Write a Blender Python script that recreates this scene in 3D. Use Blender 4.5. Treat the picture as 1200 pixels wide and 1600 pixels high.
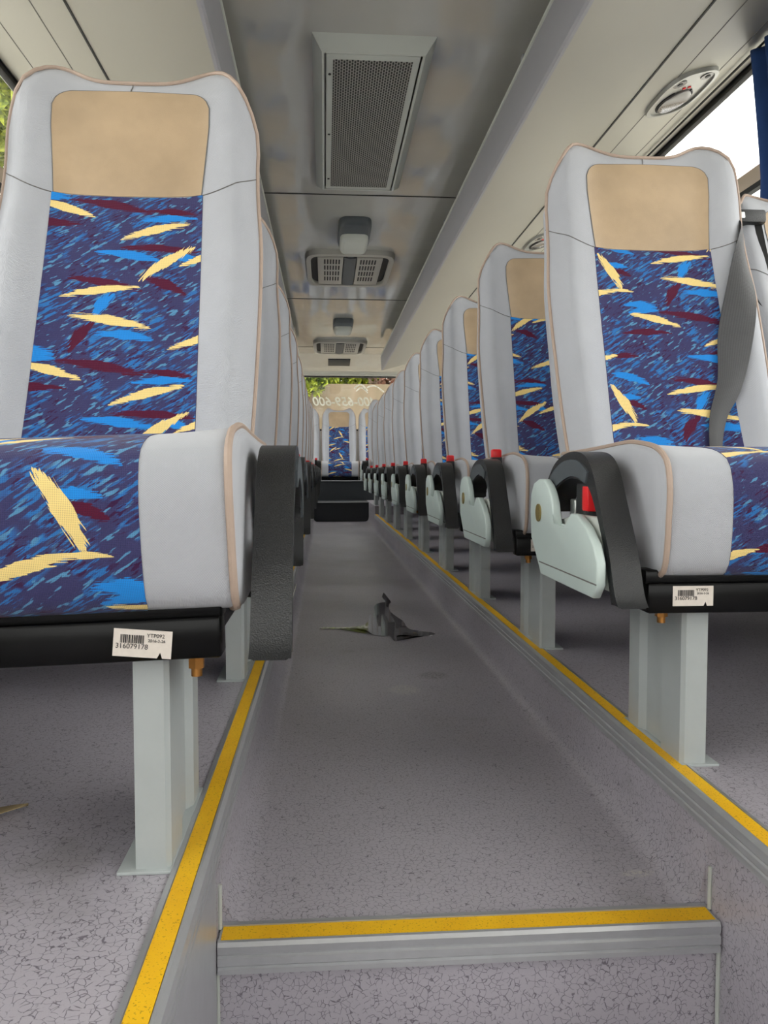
import bpy, bmesh, math, random
from mathutils import Vector, Matrix
random.seed(7)
PI = math.pi
for o in list(bpy.data.objects): bpy.data.objects.remove(o)
COL = bpy.context.scene.collection
SC = bpy.context.scene

# ---------------------------------------------------------------- camera
PITCH = math.atan(63/1250); YAW = math.atan(92/1250*math.cos(PITCH))
cd = bpy.data.cameras.new('camera'); cam = bpy.data.objects.new('camera', cd); COL.objects.link(cam)
cam.location = (0, 0, .57); cam.rotation_euler = (PI/2-PITCH, 0, -YAW)
cd.sensor_fit = 'VERTICAL'; cd.sensor_height = 32; cd.lens = 32*1250/1600; cd.clip_start = .02; cd.clip_end = 300
SC.camera = cam
# ---------------------------------------------------------------- daylight
SKY = 7.0
w = bpy.data.worlds.new('overcast_sky'); SC.world = w; w.use_nodes = True
wn = w.node_tree.nodes; bg = wn['Background']; bg.inputs[0].default_value = (1, .985, .965, 1); bg.inputs[1].default_value = SKY
SC.view_settings.view_transform = 'Standard'; SC.view_settings.look = 'None'
SC.view_settings.exposure = -0.62; SC.view_settings.gamma = 1; SC.view_settings.use_curve_mapping = False
CX = .175            # centre line of the bus
PL = .14             # height of the seat platforms above the aisle floor
CEIL = 1.99

# ---------------------------------------------------------------- materials
def srgb(r, g, b):
    f = lambda c: (c/255/12.92) if c/255 <= .04045 else ((c/255+.055)/1.055)**2.4
    return (f(r), f(g), f(b), 1)
class NT:
    def __init__(s, tree): s.t = tree; s.n = tree.nodes; s.l = tree.links
    def new(s, ty, **kw):
        n = s.n.new(ty)
        for k, v in kw.items(): setattr(n, k, v)
        return n
    def set(s, sock, v):
        if v is None: return
        if isinstance(v, bpy.types.NodeSocket): s.l.new(v, sock)
        else: sock.default_value = v
    def math(s, op, a, b=None, c=None, clamp=False):
        n = s.new('ShaderNodeMath', operation=op, use_clamp=clamp)
        s.set(n.inputs[0], a); s.set(n.inputs[1], b); s.set(n.inputs[2], c); return n.outputs[0]
    def mix(s, f, a, b):
        n = s.new('ShaderNodeMix', data_type='RGBA'); s.set(n.inputs[0], f); s.set(n.inputs[6], a); s.set(n.inputs[7], b); return n.outputs[2]
    def noise(s, vec, scale, detail=2, rough=.5):
        n = s.new('ShaderNodeTexNoise'); s.set(n.inputs['Vector'], vec); n.inputs['Scale'].default_value = scale
        n.inputs['Detail'].default_value = detail; n.inputs['Roughness'].default_value = rough; return n.outputs[0]
    def mapping(s, vec, loc=(0,0,0), rot=(0,0,0), scale=(1,1,1)):
        n = s.new('ShaderNodeMapping'); s.set(n.inputs[0], vec); n.inputs[1].default_value = loc; n.inputs[2].default_value = rot; n.inputs[3].default_value = scale; return n.outputs[0]
    def step(s, v, lo, hi):
        n = s.new('ShaderNodeMapRange'); n.interpolation_type = 'SMOOTHSTEP'; s.set(n.inputs[0], v); n.inputs[1].default_value = lo; n.inputs[2].default_value = hi; return n.outputs[0]
    def bump(s, h, strength, dist=.002):
        n = s.new('ShaderNodeBump'); n.inputs['Strength'].default_value = strength; n.inputs['Distance'].default_value = dist; s.set(n.inputs['Height'], h); return n.outputs[0]
def mat(name, col, rough=.5, metal=0, spec=.5, coat=0):
    m = bpy.data.materials.new(name); m.use_nodes = True
    b = m.node_tree.nodes['Principled BSDF']; b.inputs['Base Color'].default_value = col
    b.inputs['Roughness'].default_value = rough; b.inputs['Metallic'].default_value = metal
    b.inputs['Specular IOR Level'].default_value = spec; b.inputs['Coat Weight'].default_value = coat
    return m, NT(m.node_tree), b
def vary(name, col, rough, amt=.12, scale=30, bumpS=0, bscale=400, metal=0, spec=.5, coat=0, coord='Object'):
    m, t, b = mat(name, col, rough, metal, spec, coat)
    tc = t.new('ShaderNodeTexCoord').outputs[coord]
    n = t.noise(tc, scale, 4, .6)
    dark = tuple(c*(1-amt) for c in col[:3])+(1,); lite = tuple(min(1, c*(1+amt)) for c in col[:3])+(1,)
    t.set(b.inputs['Base Color'], t.mix(n, dark, lite))
    if bumpS: t.set(b.inputs['Normal'], t.bump(t.noise(tc, bscale, 2), bumpS))
    return m
def cloth_mat(name, col, weave=.0016):
    m, t, b = mat(name, col, .85, 0, .25)
    b.inputs['Sheen Weight'].default_value = .25
    tc = t.new('ShaderNodeTexCoord').outputs['Object']
    n = t.noise(tc, 9, 4, .6)
    d = tuple(c*.86 for c in col[:3])+(1,); li = tuple(min(1, c*1.08) for c in col[:3])+(1,)
    c = t.mix(n, d, li)
    sx = t.new('ShaderNodeSeparateXYZ'); t.set(sx.inputs[0], tc)
    k = 2*PI/weave/1.6
    wv = t.math('MULTIPLY', t.math('SINE', t.math('MULTIPLY', sx.outputs[0], k)), t.math('SINE', t.math('MULTIPLY', t.math('ADD', sx.outputs[2], sx.outputs[1]), k)))
    c = t.mix(t.math('MULTIPLY', t.step(wv, .2, .9), .16), c, tuple(x*.55 for x in col[:3])+(1,))
    t.set(b.inputs['Base Color'], c); t.set(b.inputs['Normal'], t.bump(wv, .35, .0006))
    return m
M = {}
M['grey_cloth'] = cloth_mat('grey_cloth', srgb(176, 178, 184))
M['tan_leather'] = vary('tan_leatherette', srgb(176, 153, 124), .40, .25, 9, .12, 600)
M['piping'] = vary('beige_piping', srgb(170, 150, 136), .6, .1, 60)
M['seam'] = mat('seam_thread', srgb(110, 108, 105), .8)[0]
M['black_plastic'] = vary('black_grained_plastic', srgb(29, 30, 32), .35, .15, 200, .5, 650, spec=.6)
M['dark_plastic'] = vary('dark_grey_plastic', srgb(74, 80, 84), .5, .1, 40, .1, 500)
M['black_steel'] = vary('black_gloss_steel', srgb(7, 7, 8), .25, .2, 30, spec=.15)
M['mint_plastic'] = vary('pale_mint_plastic', srgb(194, 208, 204), .4, .05, 8)
M['cream_plastic'] = vary('pale_grey_plastic', srgb(184, 188, 182), .45, .05, 8)
M['leg_paint'] = vary('grey_painted_steel', srgb(172, 178, 178), .38, .1, 14, .08, 120, spec=.5)
M['brass'] = mat('brass_bolt', srgb(176, 124, 66), .35, .9)[0]
M['badge'] = vary('tarnished_brass', srgb(150, 132, 80), .4, .35, 300, metal=.6)
M['red'] = mat('red_plastic', srgb(225, 28, 34), .35)[0]
M['steel'] = mat('bright_steel', srgb(190, 192, 190), .3, .9)[0]
M['alu'] = vary('brushed_aluminium', srgb(186, 187, 190), .33, .1, 40, metal=.5)
M['black'] = mat('black_rubber', srgb(16, 16, 17), .6)[0]
M['paper'] = vary('sticker_paper', srgb(214, 205, 196), .6, .1, 120)
M['ink'] = mat('printed_ink', srgb(36, 32, 34), .7)[0]
M['seam_dark'] = mat('panel_joint', srgb(48, 48, 46), .6)[0]
M['vinyl_white'] = mat('white_lettering', srgb(236, 232, 220), .5)[0]
M['webbing'] = None
def webbing():
    m, t, b = mat('grey_webbing', srgb(112, 112, 114), .45, 0, .5)
    uv = t.new('ShaderNodeTexCoord').outputs['UV']; sx = t.new('ShaderNodeSeparateXYZ'); t.set(sx.inputs[0], uv)
    a = t.math('SINE', t.math('MULTIPLY', sx.outputs[0], 2*PI*14)); c = t.math('SINE', t.math('MULTIPLY', sx.outputs[1], 2*PI*260))
    t.set(b.inputs['Base Color'], t.mix(t.math('MULTIPLY', t.math('ADD', a, 1), .35), srgb(80, 80, 82), srgb(66, 66, 68)))
    t.set(b.inputs['Normal'], t.bump(t.math('MULTIPLY', a, c), .4, .0006)); return m
M['webbing'] = webbing()

# ---- patterned moquette: base streaks plus the woven brush strokes, tile 0.37 x 0.30 m
def stroke_group():
    g = bpy.data.node_groups.new('brush_stroke', 'ShaderNodeTree')
    I = g.interface
    I.new_socket('UV', in_out='INPUT', socket_type='NodeSocketVector')
    for nm in ('cx', 'cy', 'cos', 'sin', 'half_len', 'half_wid', 'noise', 'ragged'): I.new_socket(nm, in_out='INPUT', socket_type='NodeSocketFloat')
    I.new_socket('mask', in_out='OUTPUT', socket_type='NodeSocketFloat')
    t = NT(g); gi = t.new('NodeGroupInput'); go = t.new('NodeGroupOutput')
    S = {s.name: s for s in gi.outputs}
    sx = t.new('ShaderNodeSeparateXYZ'); t.set(sx.inputs[0], S['UV'])
    dx = t.math('WRAP', t.math('SUBTRACT', sx.outputs[0], S['cx']), .185, -.185)
    dy = t.math('WRAP', t.math('SUBTRACT', sx.outputs[1], S['cy']), .15, -.15)
    px = t.math('ADD', t.math('MULTIPLY', dx, S['cos']), t.math('MULTIPLY', dy, S['sin']))
    py = t.math('SUBTRACT', t.math('MULTIPLY', dy, S['cos']), t.math('MULTIPLY', dx, S['sin']))
    a = t.math('DIVIDE', px, S['half_len']); a2 = t.math('MULTIPLY', a, a)
    # slight bow, pointed ends, bristle gaps growing towards the ends
    pyb = t.math('ADD', py, t.math('MULTIPLY', a2, t.math('MULTIPLY', S['half_wid'], .5)))
    prof = t.math('MULTIPLY', t.math('SUBTRACT', 1, t.math('POWER', t.math('ABSOLUTE', a), 1.3)), S['half_wid'])
    n = t.math('MULTIPLY', t.math('SUBTRACT', S['noise'], .45), t.math('MULTIPLY', S['half_wid'], t.math('MULTIPLY', t.math('ADD', t.math('MULTIPLY', a2, 5.0), S['ragged']), t.math('SUBTRACT', 1, t.math('POWER', a2, 3)))))
    d = t.math('SUBTRACT', t.math('ADD', prof, n), t.math('ABSOLUTE', pyb))
    inside = t.math('LESS_THAN', t.math('ABSOLUTE', a), 1)
    t.set(go.inputs[0], t.math('MULTIPLY', t.math('GREATER_THAN', d, 0), inside))
    return g
SG = stroke_group()
# colour, centre x, centre y, angle, length, width (metres, relative to the crossing of two strokes)
STROKES = [
 ('B', .015, .030, 55, .055, .017), ('B', .055, -.025, -6, .10, .014), ('B', .055, .123, -8, .12, .013), ('B', .12, -.105, 3, .10, .011),
 ('B', -.09, -.055, -5, .075, .014), ('B', .145, .120, -10, .055, .013), ('B', -.129, .080, -17, .085, .014), ('B', -.085, -.068, 3, .07, .012), ('B', -.135, .038, -5, .055, .010),
 ('R', -.017, -.027, 57, .070, .017), ('R', .018, .070, -10, .13, .012), ('R', .119, .068, -22, .08, .015), ('R', .108, .136, -3, .14, .011),
 ('R', .018, -.080, -10, .15, .014), ('R', .125, -.092, -5, .09, .010), ('R', -.083, -.118, 1, .11, .012), ('R', -.125, .022, -18, .05, .010), ('R', -.14, .128, 4, .07, .010),
 ('Y', -.060, -.088, -15, .112, .013), ('Y', .096, -.128, 16, .125, .013), ('Y', .116, .110, 35, .118, .015), ('Y', .010, .056, 8, .135, .012),
 ('Y', .030, .001, -9, .14, .014), ('Y', .178, .118, 18, .085, .010), ('Y', .182, -.032, 15, .12, .012), ('Y', -.147, .024, -60, .10, .017), ('Y', -.128, -.022, -2, .055, .006)]
def fabric(name, offx, offy, bright=1.0):
    m, t, b = mat(name, (0,0,0,1), .85, 0, .2)
    b.inputs['Sheen Weight'].default_value = .12
    uv0 = t.new('ShaderNodeTexCoord').outputs['UV']
    uv = t.mapping(uv0, loc=(-offx, -offy, 0))
    sx = t.new('ShaderNodeSeparateXYZ'); t.set(sx.inputs[0], uv0)
    k = 2*PI/.0034
    wv = t.math('MULTIPLY', t.math('SINE', t.math('MULTIPLY', t.math('ADD', sx.outputs[0], sx.outputs[1]), k)), t.math('SINE', t.math('MULTIPLY', t.math('SUBTRACT', sx.outputs[0], sx.outputs[1]), k)))
    diag = t.mapping(uv, rot=(0, 0, -math.radians(32)), scale=(1, 1, 1))
    st = t.mapping(diag, scale=(28, 190, 1)); n1 = t.noise(st, 1, 3, .6)
    st2 = t.mapping(diag, loc=(3, 1, 0), scale=(38, 150, 1)); n2 = t.noise(st2, 1, 2, .5)
    st3 = t.mapping(diag, loc=(7, 4, 0), scale=(60, 260, 1)); n3 = t.noise(st3, 1, 2, .5)
    patch = t.noise(uv, 17, 2, .5); patch2 = t.noise(t.mapping(uv, loc=(5, 2, 0)), 22, 2, .5)
    c = t.mix(t.noise(uv, 600, 1), srgb(44, 50, 92), srgb(72, 66, 108))
    c = t.mix(t.math('MULTIPLY', t.step(n1, .49, .56), t.step(patch, .44, .54)), c, srgb(44, 114, 182))
    c = t.mix(t.math('MULTIPLY', t.step(n3, .55, .6), t.step(patch2, .48, .56)), c, srgb(60, 24, 66))
    c = t.mix(t.math('MULTIPLY', t.step(n2, .59, .64), t.math('SUBTRACT', 1, t.step(patch, .5, .66))), c, srgb(88, 146, 186))
    nh = t.noise(t.mapping(uv, scale=(22, 520, 1)), 1, 2, .6)
    nd = t.noise(t.mapping(uv, rot=(0, 0, -math.radians(55)), scale=(1, 1, 1)), 1, 0)
    ndm = t.noise(t.mapping(t.mapping(uv, rot=(0, 0, -math.radians(56))), scale=(22, 420, 1)), 1, 2, .6)
    nsm = t.noise(t.mapping(t.mapping(uv, rot=(0, 0, math.radians(60))), scale=(22, 420, 1)), 1, 2, .6)
    cols = {'B': srgb(34, 138, 222), 'R': srgb(84, 14, 46), 'Y': srgb(246, 218, 142)}
    for (k2, x, y, an, L, W) in STROKES:
        g = t.new('ShaderNodeGroup'); g.node_tree = SG; t.set(g.inputs['UV'], uv); r = math.radians(an)
        for kk, v in zip(('cx', 'cy', 'cos', 'sin', 'half_len', 'half_wid', 'ragged'), (x, y, math.cos(r), math.sin(r), L/2, W/2*1.2, .7 if k2 == 'Y' else 1.2)): g.inputs[kk].default_value = v
        t.set(g.inputs['noise'], nh if abs(an) < 30 else (ndm if an > 0 else nsm))
        c = t.mix(g.outputs[0], c, cols[k2])
    c = t.mix(t.math('MULTIPLY', t.step(wv, .15, .8), .42), c, srgb(26, 22, 60))
    t.set(b.inputs['Base Color'], c); t.set(b.inputs['Normal'], t.bump(wv, .4, .0008))
    return m

# ---------------------------------------------------------------- mesh helpers
def finish(name, bm, m, parent=None, smooth=True, angle=40):
    bmesh.ops.recalc_face_normals(bm, faces=bm.faces)
    me = bpy.data.meshes.new(name); bm.to_mesh(me); bm.free()
    if isinstance(m, (list, tuple)):
        for x in m: me.materials.append(x)
    else: me.materials.append(m)
    if smooth:
        me.polygons.foreach_set('use_smooth', [True]*len(me.polygons)); me.set_sharp_from_angle(angle=math.radians(angle))
    o = bpy.data.objects.new(name, me); COL.objects.link(o)
    if parent: o.parent = parent
    return o
def struct(o, label=None):
    o['kind'] = 'structure'
    if label: o['label'] = label
    return o
def tag(o, label, cat, group=None):
    o['label'] = label; o['category'] = cat
    if group: o['group'] = group
    return o
def empty(name, loc=(0,0,0)):
    o = bpy.data.objects.new(name, None); o.location = loc; o.empty_display_size = .05; COL.objects.link(o); return o
def box(bm, x0, x1, y0, y1, z0, z1, bev=0, seg=2, mi=0):
    r = bmesh.ops.create_cube(bm, size=1)
    vs = r['verts']
    for v in vs: v.co = Vector(((x0+x1)/2+v.co.x*(x1-x0), (y0+y1)/2+v.co.y*(y1-y0), (z0+z1)/2+v.co.z*(z1-z0)))
    fs = set(f for v in vs for f in v.link_faces)
    for f in fs: f.material_index = mi
    if bev:
        es = list(set(e for v in vs for e in v.link_edges))
        bmesh.ops.bevel(bm, geom=es, offset=bev, segments=seg, profile=.5, affect='EDGES')
def bbox(name, x0, x1, y0, y1, z0, z1, m, parent=None, bev=0, seg=2):
    bm = bmesh.new(); box(bm, x0, x1, y0, y1, z0, z1, bev, seg); return finish(name, bm, m, parent)
def prism(bm, pts, axis, a, b, bev=0):
    """closed 2D outline extruded along an axis ('x': pts are (y,z); 'y': (x,z); 'z': (x,y))"""
    def P(p, h): return {'x': (h, p[0], p[1]), 'y': (p[0], h, p[1]), 'z': (p[0], p[1], h)}[axis]
    v0 = [bm.verts.new(P(p, a)) for p in pts]; v1 = [bm.verts.new(P(p, b)) for p in pts]
    n = len(pts); caps = [bm.faces.new(v0[::-1]), bm.faces.new(v1)]
    for i in range(n): bm.faces.new((v0[i], v0[(i+1) % n], v1[(i+1) % n], v1[i]))
    if bev:
        es = list(set(e for f in caps for e in f.edges))
        bmesh.ops.bevel(bm, geom=es, offset=bev, segments=2, profile=.5, affect='EDGES')
def tube(bm, pts, r, seg=8, cap=True):
    pts = [Vector(p) for p in pts]; n = len(pts); rings = []; up = None
    for i, p in enumerate(pts):
        d = (pts[min(i+1, n-1)]-pts[max(i-1, 0)]).normalized()
        if up is None: up = d.orthogonal().normalized()
        up = (up-d*up.dot(d)).normalized(); s = d.cross(up)
        rr = r[i] if isinstance(r, (list, tuple)) else r
        rings.append([bm.verts.new(p+(up*math.cos(2*PI*k/seg)+s*math.sin(2*PI*k/seg))*rr) for k in range(seg)])
    for a, b in zip(rings, rings[1:]):
        for k in range(seg): bm.faces.new((a[k], a[(k+1) % seg], b[(k+1) % seg], b[k]))
    if cap: bm.faces.new(rings[0][::-1]); bm.faces.new(rings[-1])
def tubes(name, lists, r, m, parent=None, seg=8):
    bm = bmesh.new()
    for l in lists: tube(bm, l, r, seg)
    return finish(name, bm, m, parent)
def cyl(bm, c, axis, r, h, seg=24, r2=None):
    c = Vector(c); ax = Vector(axis).normalized()
    r = bmesh.ops.create_cone(bm, cap_ends=True, segments=seg, radius1=r, radius2=r if r2 is None else r2, depth=h)
    q = Vector((0,0,1)).rotation_difference(ax)
    for v in r['verts']: v.co = c+q @ v.co
def interp(tab, x):
    if x <= tab[0][0]: return tab[0][1]
    for (a, fa), (b, fb) in zip(tab, tab[1:]):
        if x <= b:
            t = (x-a)/(b-a); t = t*t*(3-2*t) if False else t
            return fa+(fb-fa)*t
    return tab[-1][1]
def smooth_tab(tab, n=80):
    """resample a table through a Catmull-Rom spline so shapes have no kinks"""
    out = []; P = [tab[0]]+list(tab)+[tab[-1]]
    for i in range(1, len(P)-2):
        p0, p1, p2, p3 = P[i-1], P[i], P[i+1], P[i+2]
        for k in range(10):
            t = k/10
            f = lambda j: .5*((2*p1[j])+(-p0[j]+p2[j])*t+(2*p0[j]-5*p1[j]+4*p2[j]-p3[j])*t*t+(-p0[j]+3*p1[j]-3*p2[j]+p3[j])*t**3)
            out.append((f(0), f(1)))
    out.append(tab[-1]); return out
def grid(bm, fn, us, vs, uvfn=None):
    V = [[bm.verts.new(fn(u, v)) for u in us] for v in vs]
    ul = bm.loops.layers.uv.verify()
    for j in range(len(vs)-1):
        for i in range(len(us)-1):
            f = bm.faces.new((V[j][i], V[j][i+1], V[j+1][i+1], V[j+1][i]))
            if uvfn:
                for lp, (a, b) in zip(f.loops, ((i, j), (i+1, j), (i+1, j+1), (i, j+1))): lp[ul].uv = uvfn(us[a], vs[b])
    return V
def lin(a, b, n): return [a+(b-a)*i/(n-1) for i in range(n)]
def patch(name, fn, us, vs, m, parent, off=.002, th=.004, uvfn=None, pillow=0):
    """upholstery panel: follows surface fn, lifted by off along its normal, with turned-in edges"""
    e = 1e-3
    def nrm(u, v):
        a = Vector(fn(u+e, v))-Vector(fn(u-e, v)); b = Vector(fn(u, v+e))-Vector(fn(u, v-e)); n = a.cross(b).normalized()
        return n
    nu, nv = len(us), len(vs)
    def P(u, v, h): return Vector(fn(u, v))+nrm(u, v)*h
    sgn = 1 if nrm(us[nu//2], vs[nv//2]).y+nrm(us[nu//2], vs[nv//2]).z*-.2 < 0 else -1
    def f(u, v):
        du = min(u-us[0], us[-1]-u)/(us[-1]-us[0])*2; dv = min(v-vs[0], vs[-1]-v)/(vs[-1]-vs[0])*2
        h = off+pillow*(1-(1-min(1, du))**4)*(1-(1-min(1, dv))**4)
        return P(u, v, h*sgn)
    bm = bmesh.new(); V = grid(bm, f, us, vs, uvfn)
    ring = [(i, 0) for i in range(nu)]+[(nu-1, j) for j in range(1, nv)]+[(i, nv-1) for i in range(nu-2, -1, -1)]+[(0, j) for j in range(nv-2, 0, -1)]
    low = [bm.verts.new(P(us[i], vs[j], (off-th)*sgn)) for i, j in ring]
    top = [V[j][i] for i, j in ring]; n = len(ring)
    for k in range(n): bm.faces.new((top[k], top[(k+1) % n], low[(k+1) % n], low[k]))
    return finish(name, bm, m, parent, angle=60)

# ---------------------------------------------------------------- seats
YC = smooth_tab([(.27, .34), (.477, .432), (.66, .495), (.895, .572), (1.02, .602), (1.10, .616), (1.16, .625)])
WT = smooth_tab([(.27, .205), (.477, .217), (.64, .224), (.80, .226), (.90, .219), (.97, .217), (1.04, .219), (1.16, .215)])
def topz(u):
    a = abs(u); hump = 1.116+.034*math.exp(-((a-.63)/.23)**2)
    if a > .66: hump -= .125*(1-math.sqrt(max(0, 1-((a-.66)/.34)**2)))
    return hump
Z0 = .28
def back_pt(u, z):
    W = interp(WT, z); y = interp(YC, z)
    k = min(1, max(0, (1.0-z)/.35))
    wing = (.020+.016*k)*math.exp(-((abs(u)-.80)/.20)**2)
    edge = .030*max(0, abs(u)-.86)/.14
    dish = -.006*(1-u*u)
    crown = .035*max(0, (z-1.075)/.07)**2 if z > 1.075 else 0
    return (u*W, y-wing+edge-dish*0+crown, z)
def fuz(u, v): return back_pt(u, Z0+v*(topz(u)-Z0))
def fxz(x, z): return back_pt(x/interp(WT, z), z)
def make_backrest(fab, parent, full=True):
    us = [-1, -.985, -.95, -.9]+lin(-.84, .84, 29)+[.9, .95, .985, 1]; vs = lin(0, .9, 30)+[.93, .96, .98, 1]
    bm = bmesh.new()
    F = grid(bm, fuz, us, vs)
    def th(z): return interp([(.28, .14), (.6, .135), (.9, .095), (1.1, .05), (1.16, .045)], z)
    def bk(u, v):
        x, y, z = fuz(u, v); yc = interp(YC, z)
        return (x*.93, max(y, yc)-.0+th(z)*(1-.25*abs(u)**4), z-.012*v)
    B = grid(bm, bk, us, vs)
    nu, nv = len(us), len(vs)
    ring = [(0, j) for j in range(nv)]+[(i, nv-1) for i in range(1, nu)]+[(nu-1, j) for j in range(nv-2, -1, -1)]
    fr = [F[j][i] for i, j in ring]; br = [B[j][i] for i, j in ring]
    mids = []
    for (i, j), a, b in zip(ring, fr, br):
        c = (a.co+b.co)/2; o = Vector((0, 0, 0))
        if i == 0: o.x -= .006
        if i == nu-1: o.x += .006
        if j == nv-1: o.z += .006
        mids.append(bm.verts.new(c+o))
    for A, Bq in ((fr, mids), (mids, br)):
        for k in range(len(ring)-1): bm.faces.new((A[k], A[k+1], Bq[k+1], Bq[k]))
    bot = [F[0][i] for i in range(nu)]+[mids[-1]]+[B[0][i] for i in range(nu-1, -1, -1)]+[mids[0]]
    bm.faces.new(bot)
    body = finish('backrest', bm, M['grey_cloth'], parent, angle=75)
    # piping along the front edge
    pts = [Vector(fuz(-1, v)) for v in lin(.02, .97, 40)]+[Vector(fuz(u, 1)) for u in us]+[Vector(fuz(1, v)) for v in lin(.97, .02, 40)]
    tubes('piping', [[p+Vector((0, -.001, .001)) for p in pts]], .0036, M['piping'], body)
    # leatherette head panel with rounded top corners
    Zb, Zt, Rc = .905, 1.098, .034
    def ztp(x): 
        a = abs(x)-(.135-Rc)
        return Zt-.004*(x/.13)**2-(Rc-math.sqrt(max(0, Rc*Rc-a*a)) if a > 0 else 0)
    def hp(s, v):
        zt = .5*(Zb+Zt); 
        x = s*.1345; zb = Zb-.004*(1-s*s); z = zb+v*(ztp(x)-zb)
        x *= 1-.075*max(0, 1-v*1.3)
        return fxz(x, z)
    patch('head_panel', hp, lin(-.999, -.72, 10)+lin(-.66, .66, 18)+lin(.72, .999, 10), lin(.001, .999, 20), M['tan_leather'], body, .0016, .006, pillow=.004)
    # patterned centre panel
    def cp(s, z): return fxz(s*interp([(.3, .134), (.9, .127)], z), min(z, Zb+.0-.004*(1-s*s)) if z > .9 else z)
    ft = patch('patterned_panel', cp, lin(-1, 1, 24), lin(.31, Zb, 44), fab, body, .0012, .006, uvfn=lambda s, z: (s*.131, z*1.05), pillow=.002)
    if full:
        sm = []
        for sg in (-1, 1):
            sm.append([Vector(fxz(sg*(.127+(.222-.127)*t), .905+.048*t-.010*math.sin(PI*t)))+Vector((0, -.0006, 0)) for t in lin(0, .98, 14)])
        sm.append([Vector(fxz(-.004+.002*math.sin(t*3), Zt+.002+(1.118-Zt)*t))+Vector((0, -.001, 0)) for t in lin(0, .85, 6)])
        pad = [Vector(hp(-.999, v)) for v in lin(.0, 1, 24)]+[Vector(hp(s, 1)) for s in lin(-.999, .999, 50)]+[Vector(hp(.999, v)) for v in lin(1, 0, 24)]
        sm.append([p+Vector((0, -.0012, 0)) for p in pad])
        for q in sm: tubes('seam', [q], .0009, M['seam'], body, 6)
    return body
# cushion: profile (y, z) along s in 0..1 from the bottom front edge, up and back over the top
CPR = [(.015, .283), (-.030, .285), (-.052, .297), (-.061, .33), (-.064, .37), (-.062, .41), (-.048, .443), (-.015, .458), (.03, .464), (.10, .466), (.20, .462), (.32, .458), (.44, .456)]
CPS = [0]
for a, b in zip(CPR, CPR[1:]): CPS.append(CPS[-1]+math.dist(a, b))
CL = CPS[-1]
TY = smooth_tab([(s, p[0]) for s, p in zip(CPS, CPR)]); TZ = smooth_tab([(s, p[1]) for s, p in zip(CPS, CPR)])
CW = .226
def cush(u, s):
    y = interp(TY, s); z = interp(TZ, s); a = abs(u)
    top = min(1, max(0, (s-.14)/.12))
    z += top*(.008*a**3*min(1, max(0, (s-.2)/.15)))-.004*(1-top)*a**4
    y += (1-top)*(.012*a**6)
    ww = CW-(.006 if s < .05 else 0)
    return (u*ww, y, z)
def make_cushion(fab, parent, dx=0):
    us = lin(-1, 1, 33); vs = lin(0, CL, 48); bm = bmesh.new()
    f = lambda u, s: (cush(u, s)[0]+dx, cush(u, s)[1], cush(u, s)[2])
    F = grid(bm, f, us, vs); nu, nv = len(us), len(vs)
    for i, sg in ((0, -1), (nu-1, 1)):
        edge = [F[j][i] for j in range(nv)]+[bm.verts.new((sg*CW*.97+dx, .44, .30)), bm.verts.new((sg*CW*.97+dx, .2, .285))]
        c = Vector((sg*CW+dx, .18, .375)); prev = edge
        for k, (sc, ox) in enumerate(((.985, .005), (.93, .008), (.8, .009))):
            ring = [bm.verts.new(Vector((sg*(CW+ox)+dx, c.y+(v.co.y-c.y)*sc, c.z+(v.co.z-c.z)*sc))) for v in edge]
            n = len(ring)
            for q in range(n): bm.faces.new((prev[q], prev[(q+1) % n], ring[(q+1) % n], ring[q]))
            prev = ring
        bm.faces.new(prev)
        if i == 0: e0 = edge
        else: e1 = edge
    # underside and rear
    for a, b, in ((0, 1),):
        A = [F[0][i] for i in range(nu)]
        bm.faces.new(A+[e1[-1], e0[-1]]); bm.faces.new((e0[-1], e1[-1], e1[-2], e0[-2])); bm.faces.new([F[nv-1][i] for i in range(nu)]+[e1[-2], e0[-2]])
    body = finish('seat_cushion', bm, M['grey_cloth'], parent, angle=60)
    pl = []
    for sg in (-1, 1): pl.append([Vector(f(sg, s))+Vector((sg*.002, -.001, .001)) for s in lin(0.01, CL, 50)])
    for q in pl: tubes('piping', [q], .0042, M['piping'], body)
    patch('patterned_panel', lambda u, s: f(u, s), lin(-.142/CW, .142/CW, 30), lin(.004, CL-.01, 50), fab, body, .0008, .005, uvfn=lambda u, s: (u*CW, s), pillow=.0015)
    return body
ARM_O = [(-.072, .245), (-.055, .262), (-.03, .318), (.010, .381), (.045, .432), (.082, .455), (.134, .462), (.185, .458), (.232, .446), (.265, .428), (.290, .405), (.305, .372)]
ARM_I = [(.262, .360), (.255, .380), (.228, .398), (.19, .412), (.149, .419), (.098, .416), (.052, .400), (.0, .336), (-.020, .296), (-.035, .262), (-.043, .245)]
def dens(pts, n=6):
    out = []
    P = [pts[0]]+list(pts)+[pts[-1]]
    for i in range(1, len(P)-2):
        p0, p1, p2, p3 = P[i-1:i+3]
        for k in range(n):
            t = k/n; out.append(tuple(.5*((2*p1[j])+(-p0[j]+p2[j])*t+(2*p0[j]-5*p1[j]+4*p2[j]-p3[j])*t*t+(-p0[j]+3*p1[j]-3*p2[j]+p3[j])*t**3) for j in (0, 1)))
    out.append(pts[-1]); return out
FLAP = [(.320, .310), (.327, .356), (.324, .390), (.306, .409), (.273, .417), (.240, .417), (.217, .408), (.200, .396), (.186, .380), (.180, .360), (.178, .342), (.116, .340), (.100, .352), (.088, .366), (.060, .366), (.015, .349), (-.018, .328), (-.035, .303), (-.036, .272), (-.016, .251), (.254, .251), (.270, .275)]
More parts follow.
